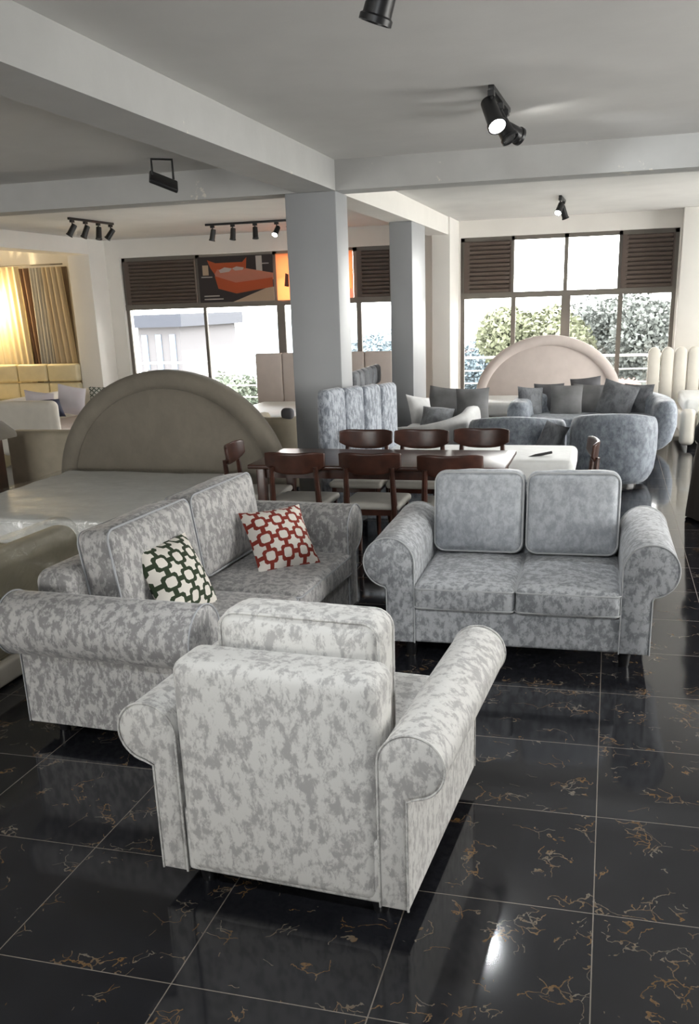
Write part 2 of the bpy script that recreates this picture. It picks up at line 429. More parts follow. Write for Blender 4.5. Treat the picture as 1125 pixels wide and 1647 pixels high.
# ------------------------------------------------------------------ room shell
XL, XR, YB, YF, HC, HB = -12.5, 4.6, -7.0, 13.3, 3.1, 2.855
WT = .3
sbox('floor', XL-.3, XR+.3, YB-.3, YF+WT, -.15, 0, FLOOR)
sbox('ceiling', XL-.3, XR+.3, YB-.3, YF+WT, HC, HC+.2, PL_CEIL)
W1, W2 = (-8.36, -4.0+.52), (-2.40, .88)        # window openings in the front wall
ZT, ZTL, ZS = 2.85, 2.80, .06
def wall_pieces(name, spans, y0, y1, m):
    mb = MB()
    for (x0, x1, z0, z1) in spans: mb.add(box(x0, x1, y0, y1, z0, z1))
    return struct(mb.build(name, m, smooth=False))
wall_pieces('wall_front', [(XL, W1[0], 0, HC), (W1[1], W2[0], 0, HC), (W2[1], XR, 0, HC),
            (W1[0], W1[1], ZTL, HC), (W2[0], W2[1], ZT, HC), (W1[0], W1[1], 0, ZS), (W2[0], W2[1], 0, ZS)], YF, YF+WT, PL_WALL)
sbox('wall_left', XL-.3, XL, YB-.3, YF+WT, 0, HC, PL_WALL)
mb = MB()
for b_ in (box(XR, XR+.3, YB-.3, 1, 0, HC), box(XR, XR+.3, 5, 7.4, 0, HC), box(XR, XR+.3, 12.8, YF+WT, 0, HC), box(XR, XR+.3, 7.4, 12.8, 2.8, HC), box(XR, XR+.3, 7.4, 12.8, 0, .2), box(XR, XR+.3, 1, 5, 2.6, HC), box(XR, XR+.3, 1, 5, 0, .4)): mb.add(b_)
struct(mb.build('wall_right', PL_WALL, smooth=False))
mb = MB()
for b_ in (box(XL, -8.6, YB-.3, YB, 0, HC), box(-3.9, XR, YB-.3, YB, 0, HC), box(-8.6, -3.9, YB-.3, YB, 2.4, HC), box(-8.6, -3.9, YB-.3, YB, 0, .25)): mb.add(b_)
struct(mb.build('wall_back', PL_WALL, smooth=False))
# beams and columns
CXa, CXb, CY0 = -2.90, -2.43, 6.37
sbox('trim_1', XL, XR, CY0, CY0+.30, HB, HC, PL_BEAM)['label'] = 'grey ceiling beam running across the room over the near column'
sbox('trim_2', -2.79, -2.43, YB, CY0, HB, HC, PL_BEAM)['label'] = 'long ceiling beam with patchy soffit running from the camera side to the near column'
sbox('trim_3', -2.76, -2.45, CY0+.30, 12.45, HB, HC, PL_WALL)['label'] = 'ceiling beam from the near column back to the window wall'
sbox('trim_4', -9.03, -8.62, CY0+.30, 12.75, HB, HC, PL_WALL)['label'] = 'ceiling beam meeting the left window pilaster'
def column(label, x0, x1, y0, y1, m=PL_COLM, HC=HC):
    o = MB().add(soft(x1-x0, y1-y0, HC, .008, n=1, k=2), T((x0+x1)/2, (y0+y1)/2, HC/2)).build('column', m)
    tag(o, label, 'column'); struct(o); return o
column('square grey painted column nearest the camera, beside the long dining table', CXa, CXb, CY0, CY0+.38, HC=HB)
column('second grey column behind the channelled blue-grey headboard', -2.74, -2.455, 9.8, 10.65, HC=HB)
column('pale pilaster at the left side of the right-hand window', -2.70, -2.42, 12.45, YF, PL_WALL)
column('pale pilaster between the curtains and the left-hand window', -9.03, -8.62, 12.75, YF, PL_WALL)
column('pale pilaster at the right edge of the right-hand window', .90, 1.35, 13.0, YF, PL_WALL)
# ceiling patches: scuffed soffit paint is part of the beam's material
def window(name, x0, x1, zt, zm, cols_top, cols_bot, kinds, y=YF+.10):
    root = bpy.data.objects.new(name, None); COL.objects.link(root); root.location = (0, y, 0); root['kind'] = 'structure'
    fr = MB(); t = .035
    def bar(a, b, c, d, dep=.05): fr.add(box(a, b, -dep/2, dep/2, c, d))
    bar(x0, x0+.06, ZS, zt); bar(x1-.06, x1, ZS, zt); bar(x0, x1, zt-.06, zt); bar(x0, x1, zm-.05, zm+.04, .08); bar(x0, x1, ZS, ZS+.07)
    for (a, w) in cols_top[1:-1]: bar(a-w/2, a+w/2, zm, zt)
    for (a, w) in cols_bot[1:-1]: bar(a-w/2, a+w/2, ZS, zm)
    fr.build('window_frame', BRONZE, root, smooth=False)
    for i, k in enumerate(kinds):
        a = cols_top[i][0]+cols_top[i][1]/2; b = cols_top[i+1][0]-cols_top[i+1][1]/2
        z0, z1 = zm+.04, zt-.06
        if k == 'louver':
            lv = MB(); lv.add(box(a, a+.09, -.07, -.02, z0, z1)); lv.add(box(b-.02, b, -.07, -.02, z0, z1))
            lv.add(box(a, b, -.03, -.015, z0, z1))
            nz = 12
            for q in range(nz):
                zc = z0+(z1-z0)*(q+.5)/nz
                lv.add(soft(b-a-.08, .04, (z1-z0)/nz*.82, .012, n=1, k=2), T((a+b)/2+.02, -.05, zc) @ RX(.35))
            lv.build('louver_panel', BROWN, root, smooth=True)
        elif k == 'glass':
            MB().add(box(a, b, -.004, .004, z0, z1)).build('pane', GLASS, root, smooth=False)
    for i in range(len(cols_bot)-1):
        a = cols_bot[i][0]+cols_bot[i][1]/2; b = cols_bot[i+1][0]-cols_bot[i+1][1]/2
        MB().add(box(a, b, -.004, .004, ZS+.07, zm-.05)).build('pane', GLASS, root, smooth=False)
    return root
window('window_1', W1[0], W1[1], 2.80, 1.985, [(-8.30, 0), (-6.93, .07), (-5.53, .07), (-4.14, .07), (W1[1]-.06, 0)],
       [(-8.30, 0), (-6.86, .05), (-5.47, .14), (-4.10, .08), (W1[1]-.06, 0)], ['louver', 'poster', 'poster', 'louver'])
window('window_2', W2[0], W2[1], 2.85, 1.985, [(W2[0]+.06, 0), (-1.58, .04), (-.765, .06), (.04, .05), (W2[1]-.06, 0)],
       [(W2[0]+.06, 0), (-1.56, .07), (-.745, .14), (.075, .07), (W2[1]-.06, 0)], ['louver', 'glass', 'glass', 'louver'])
# unseen windows added behind the camera and at right to let in fill daylight
def added_window(name, along_x, a0, a1, c, z0, z1, nd):
    root = bpy.data.objects.new(name, None); COL.objects.link(root); root['kind'] = 'structure'
    fr = MB()
    def bb(p0, p1, q0, q1, d): return box(p0, p1, c-d, c+d, q0, q1) if along_x else box(c-d, c+d, p0, p1, q0, q1)
    fr.add(bb(a0, a1, z0, z0+.07, .03)); fr.add(bb(a0, a1, z1-.07, z1, .03))
    for i in range(nd+1):
        q = a0+(a1-a0)*i/nd; fr.add(bb(q-.03, q+.03, z0, z1, .03))
    fr.build('window_frame', BRONZE, root, smooth=False)
    for i in range(nd):
        MB().add(bb(a0+(a1-a0)*i/nd+.03, a0+(a1-a0)*(i+1)/nd-.03, z0+.07, z1-.07, .004)).build('pane', GLASS, root, smooth=False)
added_window('added_window_3', True, -8.6, -3.9, YB-.1, .25, 2.4, 4)  # out of view, added to light the foreground from behind the camera
added_window('added_window_5', False, 7.4, 12.8, XR+.1, .2, 2.8, 4)  # out of view, added to brighten the far end of the room
added_window('added_window_4', False, 1, 5, XR+.1, .4, 2.6, 4)  # out of view, added and sized to light the right-facing sides

# posters in the window
def quad(pts, y): return [(p[0], y, p[1]) for p in pts], [tuple(range(len(pts)))]
P_DK = cloth_trans('poster_print_charcoal', (.06, .05, .05), .3); P_OR = cloth_trans('poster_print_orange', (.75, .17, .07), .5)
P_PK = cloth_trans('poster_print_salmon', (.85, .36, .25), .5); P_CR = cloth_trans('poster_print_cream', (.8, .62, .45), .5)
P_WH = cloth_trans('poster_print_white', (.8, .75, .7), .5); P_PE = cloth_trans('poster_print_peach', (.85, .45, .25), .5)
def poster(label, x0, x1, z0, z1, shapes, base):
    mats = [base, P_OR, P_PK, P_CR, P_WH, P_DK, P_PE]
    mb = MB().add(box(x0, x1, 0, .008, z0, z1), mi=0)
    w, h = x1-x0, z1-z0
    for i, (mi, pts) in enumerate(shapes):
        mb.add(quad([(x0+u*w, z0+v*h) for (u, v) in pts], -.001-.0006*i), mi=mi)
    for p_ in mb.v: p_.y += 0
    o = mb.build('poster', mats, None, smooth=False, loc=(0, YF+.04, 0))
    return tag(o, label, 'poster', group='printed panels in the left window')
poster('wide printed panel showing an orange upholstered bed on a dark floor', -6.91, -5.555, 2.02, 2.755, [
    (5, [(0, 0), (1, 0), (1, 1), (0, 1)]), (4, [(.78, .55), (.86, .55), (.86, .98), (.78, .98)]),
    (3, [(.45, 0), (1, 0), (1, .30), (.9, .28)]), (3, [(.06, .60), (.14, .60), (.14, .82), (.06, .82)]),
    (1, [(.13, .93), (.24, .86), (.60, .86), (.66, .96), (.64, .62), (.22, .62), (.17, .75)]),
    (2, [(.22, .62), (.26, .72), (.65, .72), (1, .60), (1, .46), (.5, .34), (.24, .50)]),
    (1, [(.22, .58), (.50, .42), (.99, .50), (.99, .30), (.5, .18), (.26, .30)]),
    (4, [(.28, .70), (.36, .76), (.46, .73), (.42, .66), (.30, .64)]), (4, [(.46, .73), (.52, .77), (.62, .74), (.60, .69), (.50, .68)]),
    (4, [(.06, .13), (.27, .13), (.27, .155), (.06, .155)]), (4, [(.06, .06), (.32, .06), (.32, .085), (.06, .085)]),
    (4, [(.04, .55), (.19, .55), (.19, .57), (.04, .57)]), (4, [(.80, .80), (.95, .80), (.95, .82), (.80, .82)])], P_DK)
poster('printed panel in peach tones with a dark lamp, partly behind the near column', -5.50, -4.17, 2.02, 2.755, [
    (5, [(.10, .30), (.16, .28), (.16, .55), (.12, .58)]), (4, [(.7, 0), (1, 0), (1, .2), (.75, .18)]),
    (5, [(.9, .2), (.93, .2), (.93, 1), (.9, 1)])], P_PE)

# ------------------------------------------------------------------ outside
GRASS = simple('outside_ground', (.09, .09, .075), .9, noise_amt=.4, nscale=.3)
struct(MB().add(box(-90, 90, 13.7, 160, -4.6, -4.4)).build('ground', GRASS, smooth=False))
sbox('trim_5', XL, XR, YF+WT, 15.2, -.15, -.02, simple('balcony_concrete', (.45, .44, .42), .8))['label'] = 'concrete balcony slab outside the windows'
RAIL = simple('railing_metal', (.30, .30, .30), .4, .6)
rt = thing('balcony_railing', 'grey metal balcony railing with horizontal bars outside the windows', 'railing', (0, 15.05, -.02))
for z in (.95, .72, .50, .28): MB().add(tube([(-12, 0, z), (4, 0, z)], .022 if z > .9 else .012, n=8)).build('rail', RAIL, rt)
for i in range(12): MB().add(box(-11.8+i*1.42-.02, -11.8+i*1.42+.02, -.02, .02, 0, .94)).build('post', RAIL, rt, smooth=False)
def tree(label, x, y, z0, h, r, leafs, col, seed, kind='tree'):
    rnd = random.Random(seed); t = thing('tree', label, kind, (x, y, z0), group='trees beyond the balcony')
    MB().add(tube([(0, 0, 0), (.1, 0, h*.35), (0, .1, h*.7)], [.16, .12, .05], n=8)).build('trunk', simple('bark', (.10, .08, .06), .9), t)
    mb = MB(); cl = [(rnd.uniform(-.6, .6)*r, rnd.uniform(-.6, .6)*r, h*.68+rnd.uniform(-.35, .3)*r, rnd.uniform(.35, .55)*r) for _ in range(18)]
    for _ in range(leafs*3):
        cx_, cy_, cz_, cr = rnd.choice(cl)
        d = Vector((rnd.gauss(0, 1), rnd.gauss(0, 1), rnd.gauss(0, 1))).normalized()*cr*rnd.uniform(.75, 1.05)
        s = rnd.uniform(.05, .10); R_ = Matrix.Rotation(rnd.uniform(0, 6.3), 4, d) @ RX(rnd.uniform(0, 3))
        mb.add(([(-s, 0, -s*.5), (s, 0, -s*.5), (s*.6, 0.02, s*.6), (-s*.6, 0, s*.6)], [(0, 1, 2, 3)]), T(cx_+d.x, cy_+d.y, cz_+d.z) @ R_)
    mb.build('foliage', simple('foliage_green', col, .8, noise_amt=.3, nscale=2), t, smooth=False)
tree('broad leafy tree seen through the second lower pane of the right window', -2.3, 29, -4.4, 7.1, 1.9, 6000, (.09, .10, .06), 1)
tree('grey-green leafy tree filling the third lower pane of the right window', -.5, 36, -4.4, 7.0, 2.4, 6000, (.08, .09, .085), 2)
tree('grey-green leafy tree filling the rightmost lower pane', 1.5, 30, -4.4, 7.1, 1.9, 6000, (.08, .09, .085), 3)
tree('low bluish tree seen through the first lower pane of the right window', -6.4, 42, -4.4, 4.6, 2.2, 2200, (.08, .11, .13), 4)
tree('small round tree seen through the second pane of the left window', -13.3, 30, -4.4, 4.9, 1.0, 1200, (.08, .10, .075), 5)
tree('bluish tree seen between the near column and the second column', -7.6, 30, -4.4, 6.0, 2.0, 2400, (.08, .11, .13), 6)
tree('slim tree seen beside the near column in the left window', -11.1, 31, -4.4, 5.9, .8, 900, (.08, .10, .075), 7)
HS = simple('house_wall_render', (.08, .078, .085), .8); RF = simple('house_roof_slab', (.02, .024, .035), .8); RF2 = simple('red_roof_tiles', (.09, .04, .03), .8)
GLZ = simple('house_window_glass', (.10, .14, .20), .2)
def house(label, x, y, w, d, h, roofm, over=.6, z0=-4.4, slope=0):
    t = thing('house', label, 'building', (x, y, z0))
    MB().add(box(-w/2, w/2, 0, d, 0, h)).build('wall', HS, t, smooth=False)
    if slope: MB().add(([(-w/2-.3, -.4, h), (w/2+.3, -.4, h), (w/2+.3, d+.4, h), (-w/2-.3, d+.4, h), (-w/2+w*.2, d/2, h+slope), (w/2-w*.2, d/2, h+slope)],
                       [(0, 1, 5, 4), (1, 2, 5), (2, 3, 4, 5), (3, 0, 4), (3, 2, 1, 0)])).build('roof', roofm, t, smooth=False)
    else: MB().add(box(-w/2-over, w/2+over, -over*1.5, d+.3, h, h+.5)).build('roof', roofm, t, smooth=False)
    for i in range(3):
        for zz in (1.0, 4.0):
            if zz+1.4 < h: MB().add(box(-w/2+w*(i+.25)/3, -w/2+w*(i+.65)/3, -.05, 0, zz, zz+1.4)).build('window', GLZ, t, smooth=False)
    return t
house('pale house with an overhanging flat slate roof seen through the left window', -18.15, 34, 1.9, 6, 5.7, RF, over=.3)
house('low house with a red roof beyond the right window, below the trees', 2.6, 38, 9, 6, 2.6, RF2, slope=1.6)
house('low house with a red roof beyond the middle of the right window', -7.5, 48, 9, 6, 2.2, RF2, slope=1.6)
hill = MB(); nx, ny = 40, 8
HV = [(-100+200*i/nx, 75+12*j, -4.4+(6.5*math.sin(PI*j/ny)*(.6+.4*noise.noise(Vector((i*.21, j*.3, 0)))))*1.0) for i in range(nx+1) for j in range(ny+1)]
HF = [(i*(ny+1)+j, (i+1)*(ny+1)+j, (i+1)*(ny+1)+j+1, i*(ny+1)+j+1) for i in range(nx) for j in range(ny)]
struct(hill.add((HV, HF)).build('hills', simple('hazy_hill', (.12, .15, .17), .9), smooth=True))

# ------------------------------------------------------------------ rolled-arm seats
def rolled_seat(name, label, cat, loc, rotz, W, D, t, R, zc, backH, ncush, mat, pipe, seatz=.44, cushH=.5, cush_th=.2, back_th=.18,
                cush_tilt=.13, zb=.1, cushW=None, seat_over=.02, backr=.07, group=None, cshift=0.0, cmat=None, arm_back=None):
    o = thing(name, label, cat, loc, rotz, group)
    iw = W-2*t
    MB().add(soft(iw+.01, D-.02, seatz-.14-zb, .02, n=3), T(0, .0, (seatz-.14+zb)/2)).build('base', mat, o)
    # arms
    prof = [(0, zb), (0, zc)]
    for k in range(1, 30):
        a = math.radians(180-180*k/18)
        if a < math.radians(-82): break
        prof.append((R+R*math.cos(a), zc+R*math.sin(a)))
    prof += [(t, zc-R-.012), (t, zb)]
    ab = D/2 if arm_back is None else arm_back
    for s in (-1, 1):
        mb = MB().add(prism_y(prof, -D/2, ab, .016, ny=6), Matrix.Diagonal((s, 1, 1, 1)))
        for p_ in mb.v: p_.x += s*(W/2-t)
        for p_ in mb.v:
            nz_ = noise.noise(Vector((p_.x*7, p_.y*5, p_.z*7)))*.004; p_.z += nz_ if p_.z > zb+.1 else 0
        a = mb.build('arm', mat, o, angle=50)
        for ye in (-D/2+.004, ab-.004):
            pts = [(s*(W/2-t)+s*q[0], ye, q[1]) for q in prof]
            MB().add(tube(pts, .004, n=6)).build('piping', pipe, a)
    # back frame
    MB().add(soft(iw+.004, back_th, backH-zb, backr, (0, .012, .0), n=7, k=4), T(0, D/2-back_th/2, (backH+zb)/2)).build('backrest', mat, o)
    cw = iw/ncush
    sd0, sd1 = -D/2-seat_over, D/2-back_th-.01
    for i in range(ncush):
        cx = -iw/2+cw*(i+.5); dy = sd1-sd0; th = .15
        m_ = T(cx, (sd0+sd1)/2, seatz-th/2)
        c = MB().add(soft(cw-.006, dy, th, .035, (0, .012, .022), n=8), m_).build('seat_cushion', mat, o)
        pp = MB()
        for zz in (seatz-.022, seatz-th+.022):
            pts = [(cx+a, (sd0+sd1)/2+b, zz) for a, b in rrect(cw-.008, dy-.004, .03)]
            pp.add(tube(pts, .006, True, 6))
        pp.build('piping', pipe, c)
        bw = (cushW or cw)-.008
        m_ = T((cx if not cshift else (i-(ncush-1)/2)*cushW+cshift), D/2-back_th-.02, seatz+.005) @ RX(-cush_tilt) @ T(0, -cush_th/2, cushH/2)
        c = MB().add(soft(bw, cush_th, cushH, .055, (0, .035, .012), n=9, k=4, fn=lambda w, h: w+Vector((0, 0, .008*noise.noise(w*6)))), m_).build('back_cushion', cmat or mat, o)
        pp = MB()
        for yy in (-cush_th/2+.018, cush_th/2-.018):
            pts = [m_ @ Vector((a, yy, b)) for a, b in rrect(bw-.012, cushH-.012, .06)]
            pp.add(tube(pts, .006, True, 6))
        pp.build('piping', pipe, c)
    for sx_ in (-1, 1):
        for sy_ in (-1, 1):
            MB().add(lathe([(.026, -zb), (.038, -.01), (.038, .01)], 16), T(sx_*(W/2-.12), sy_*(D/2-.1), zb)).build('leg', LEG, o)
    return o

# armchair, back to the camera
rolled_seat('armchair', 'silver crushed velvet armchair in the foreground seen from behind', 'armchair', (-.96, .90, 0), PI+math.radians(-4),
            .87, 1.0, .092, .105, .585, .85, 1, V_ARM, V_ARM, seatz=.46, cushH=.48, cush_th=.19, back_th=.2, cush_tilt=-.02, zb=.08, backr=.05, cushW=.58)
# three-seat sofa, facing right, near arm side to camera
rolled_seat('three_seat_sofa', 'long silver crushed velvet rolled-arm sofa at left with red and green cushions on it', 'sofa', (-2.055, 2.385, 0), PI/2+math.radians(-3),
            2.06, .96, .15, .145, .575, .775, 2, V_SOFA, PIPE_D, seatz=.45, cushH=.47, cush_th=.2, back_th=.20, cush_tilt=.14, cushW=.81, cshift=.06, zb=.085)
rolled_seat('loveseat', 'two-seat silver-blue crushed velvet loveseat at right facing the camera', 'sofa', (-.47, 3.16, 0), math.radians(1),
            1.40, .96, .155, .14, .555, .82, 2, V_LOVE, PIPE, seatz=.44, cushH=.48, cush_th=.19, back_th=.14, cush_tilt=.11, cushW=.54, cmat=V_LOVEC)

def throw(name, label, loc, rot, w, h, t, mat, cat='cushion', group=None):
    o = MB().add(pillow(w, h, t)).build(name, mat, None); o.location = loc; o.rotation_euler = rot
    return tag(o, label, cat, group)
throw('cushion', 'square cushion with a dark green and white lattice pattern on the left sofa', (-2.07, 1.99, .625), (math.radians(-28), math.radians(0), math.radians(76)), .41, .41, .19, GRN_P)
throw('cushion', 'square cushion with a red and white lattice pattern on the left sofa', (-1.85, 2.90, .61), (math.radians(-38), math.radians(0), math.radians(46)), .40, .40, .18, RED_P)

# ------------------------------------------------------------------ bed with round taupe headboard
def arch_headboard(parent, a, b, zc, th, border, mat, y):
    """half-ellipse headboard with padded roll round the edge"""
    n = 40
    def ell(aa, bb): return [(aa*math.cos(PI*k/n), zc+bb*math.sin(PI*k/n)) for k in range(n+1)]
    out = ell(a, b); prof = [(a, .08)]+out+[(-a, .08)]
    p1 = MB().add(prism_y([(x, z) for x, z in prof], y, y+th, .02)).build('headboard', mat, parent)
    inn = ell(a-border/2, b-border/2)
    pts = [(a-border/2, y-.005, .12)]+[(x, y-.005, z) for x, z in inn]+[(-a+border/2, y-.005, .12)]
    mb = MB()
    V, Fc = tube(pts, border/2*.98, n=12); cy = y-.005
    V = [Vector((v.x, cy+(v.y-cy)*.55, v.z)) for v in V]
    mb.add((V, Fc)); mb.build('border', mat, p1)
bed = thing('bed', 'bed with a large round taupe headboard behind the left sofa', 'bed', (-3.85, 4.5, 0))
arch_headboard(bed, 1.13, 1.06, .345, .12, .16, TAUPE, 1.05)
MB().add(soft(1.86, 2.0, .26, .05, n=4), T(0, .04, .20)).build('base', BEIGE, bed)
MB().add(box(-.85, .85, -.85, .95, 0, .08)).build('plinth', LEG, bed, smooth=False)
mt = thing('mattress', 'white plastic-wrapped mattress on the bed with the round taupe headboard', 'mattress', (-3.95, 4.5, .33))
def ripple(w, h): return w+Vector((0, 0, .010*noise.noise(Vector((w.x*4, w.y*7, 0)))+.004*noise.noise(w*14)))
MB().add(soft(1.80, 1.96, .19, .05, (0, 0, .012), n=26, fn=ripple), T(0, 0, .095)).build('body', WHITE_M, mt)
pp = MB()
for zz in (.03, .165): pp.add(tube([(a, b, zz) for a, b in rrect(1.81, 1.97, .06)], .008, True, 6))
pp.build('piping', WHITE_M, mt)
def wrink(w, h): return w+Vector((.006*noise.noise(w*5), .006*noise.noise(w*5+Vector((3, 0, 0))), .014+.012*abs(noise.noise(Vector((w.x*3+w.y*5, w.y*2, 1))))))
MB().add(soft(1.83, 1.99, .2, .05, (0, 0, .016), n=30, fn=wrink), T(0, 0, .10)).build('plastic_wrap', FILM, mt)

# wrapped beige seat beside the bed
o = thing('daybed', 'beige upholstered daybed in clear plastic wrap at the left edge behind the sofa', 'daybed', (-3.55, 2.05, 0))
MB().add(soft(.95, 1.56, .12, .02, n=2), T(0, 0, .07)).build('plinth', CREAM, o)
MB().add(soft(.90, 1.5, .3, .05, (.01, 0, .02), n=5), T(0, 0, .29)).build('seat', BEIGE, o)
MB().add(soft(.2, 1.5, .56, .085, (.01, 0, .01), n=6, k=4), T(.36, 0, .41)).build('backrest', simple('pale_beige_upholstery', (.52, .48, .36), .6, noise_amt=.08), o)
MB().add(soft(.225, 1.53, .6, .09, (.012, 0, .01), n=20, k=4, fn=wrink), T(.36, 0, .42)).build('plastic_wrap', FILM, o)

# ------------------------------------------------------------------ dining set
tb = thing('dining_table', 'long dark red-brown wooden dining table in the middle of the showroom', 'table', (-1.71, 4.98, 0))
MB().add(soft(1.98, .84, .035, .012, n=2, k=2), T(0, 0, .735)).build('tabletop', WOOD, tb)
MB().add(box(-.90, .90, -.34, .34, .64, .72)).build('apron', WOOD, tb, smooth=False)
for sx_ in (-1, 1):
    for sy_ in (-1, 1):
        MB().add(soft(.07, .07, .72, .01, n=1, k=2), T(sx_*.90, sy_*.34, .36)).build('leg', WOOD, tb)
def dining_chair(loc, rz, label):
    """faces -y in its own frame"""
    c = thing('dining_chair', label, 'chair', loc, rz, 'dining chairs round the long wooden table')
    def bend(w, h): return Vector((w.x, w.y-.05*(w.x/.23)**2, w.z*(1.0-.42*(abs(w.x)/.24)**4)+.020*(abs(w.x)/.23)**2))
    MB().add(soft(.48, .024, .165, .011, n=12, k=2, fn=bend), T(0, .235, .775) @ RX(-.10)).build('backrest', WOOD, c)
    for s in (-1, 1):
        MB().add(tube([(s*.195, .235, 0), (s*.19, .205, .25), (s*.185, .20, .45), (s*.175, .225, .75)], [.018, .023, .025, .019], n=8)).build('leg', WOOD, c)
        MB().add(tube([(s*.20, -.215, 0), (s*.19, -.19, .43)], [.017, .024], n=8)).build('leg', WOOD, c)
    MB().add(box(-.19, .19, -.20, .20, .385, .43)).build('seat_frame', WOOD, c, smooth=False)
    MB().add(soft(.46, .44, .055, .027, (0, 0, .012), n=6), T(0, -.01, .452)).build('seat', SEATF, c)
    return c
c0 = dining_chair((-2.30, 4.72, 0), PI, 'dark wooden dining chair on the near side of the long table, nearest the round headboard')
dup(c0, (-1.72, 4.74, 0), PI, 'dark wooden dining chair in the middle of the near side of the long table')
dup(c0, (-1.12, 4.67, 0), PI+.06, 'dark wooden dining chair directly behind the loveseat on the near side of the table')
dup(c0, (-2.06, 5.58, 0), 0, 'dark wooden dining chair on the far side of the table, before the channelled headboard')
dup(c0, (-1.57, 5.60, 0), 0, 'dark wooden dining chair in the middle of the far side of the table')
dup(c0, (-1.07, 5.68, 0), -.03, 'dark wooden dining chair on the far side of the table, nearest the white mattress end')
dup(c0, (-2.77, 4.98, 0), PI/2+.1, 'dark wooden dining chair seen edge-on at the left end of the table')
dup(c0, (-.33, 5.25, 0), -PI/2+.1, 'dark wooden dining chair seen edge-on at the right end of the table')

# ------------------------------------------------------------------ channelled bed behind the table
def channel_board(parent, w, z0, z1, n, th, mat, xf=None, dz=0, r=.05, round_top=False):
    for i in range(n):
        cw = w/n; zt = z1+dz*((i+.5)/n-.5)
        rr = cw*.48 if round_top else r
        fn = None
        if round_top:
            def fn(q, h): return q
        mb = MB()
        if round_top:
            pr = [(-cw/2+.004, z0)]+[(-math.cos(PI*k/16)*(cw/2-.004), zt-cw/2+math.sin(PI*k/16)*cw/2) for k in range(17)]+[(cw/2-.004, z0)]
            mb.add(prism_y(pr, -th/2, th/2, .03), (xf or Matrix()) @ T(-w/2+cw*(i+.5), 0, 0))
        else:
            mb.add(soft(cw-.004, th, zt-z0, rr, (0, .02, 0), n=5, k=3), (xf or Matrix()) @ T(-w/2+cw*(i+.5), 0, (zt+z0)/2))
        mb.build('channel_panel', mat, parent)
b2 = thing('bed', 'bed with a blue-grey vertically channelled headboard beside the near column', 'bed', (-2.27, 6.38, 0))
channel_board(b2, 1.42, .1, 1.185, 4, .12, V_CHAN, RZ(PI/2-math.radians(13)), -.06)
MB().add(box(.12, 1.9, -.28, .68, 0, .345)).build('base', V_BLUE, b2, smooth=False)
o = thing('mattress', 'white mattress lying behind the far dining chairs', 'mattress', (-1.2, 6.60, .35))
MB().add(soft(1.82, .98, .2, .06, (0, 0, .01), n=8), T(0, 0, .10)).build('body', WHITE_M, o)
o = MB().add(tube([(0, 0, 0), (.10, .05, .03), (.24, .12, .05)], [.012, .014, .012], n=8)).build('stick', BLACK); o.location = (-.74, 6.30, .53)
tag(o, 'thin black stick lying on the white mattress behind the loveseat', 'stick')
# tufted charcoal headboard behind second column
b3 = thing('headboard', 'dark charcoal tufted headboard standing behind the channelled one', 'headboard', (-2.98, 9.35, 0), math.radians(2))
MB().add(soft(.12, 1.5, 1.1, .05, n=4), T(-.06, 0, .58)).build('panel', V_DARK, b3)
tf = MB()
for i in range(6):
    for j in range(4): tf.add(soft(.10, .24, .25, .05, (.02, 0, 0), n=3), T(.0, -.62+i*.25, .25+j*.26))
tf.build('tufted_pad', V_DARK, b3)

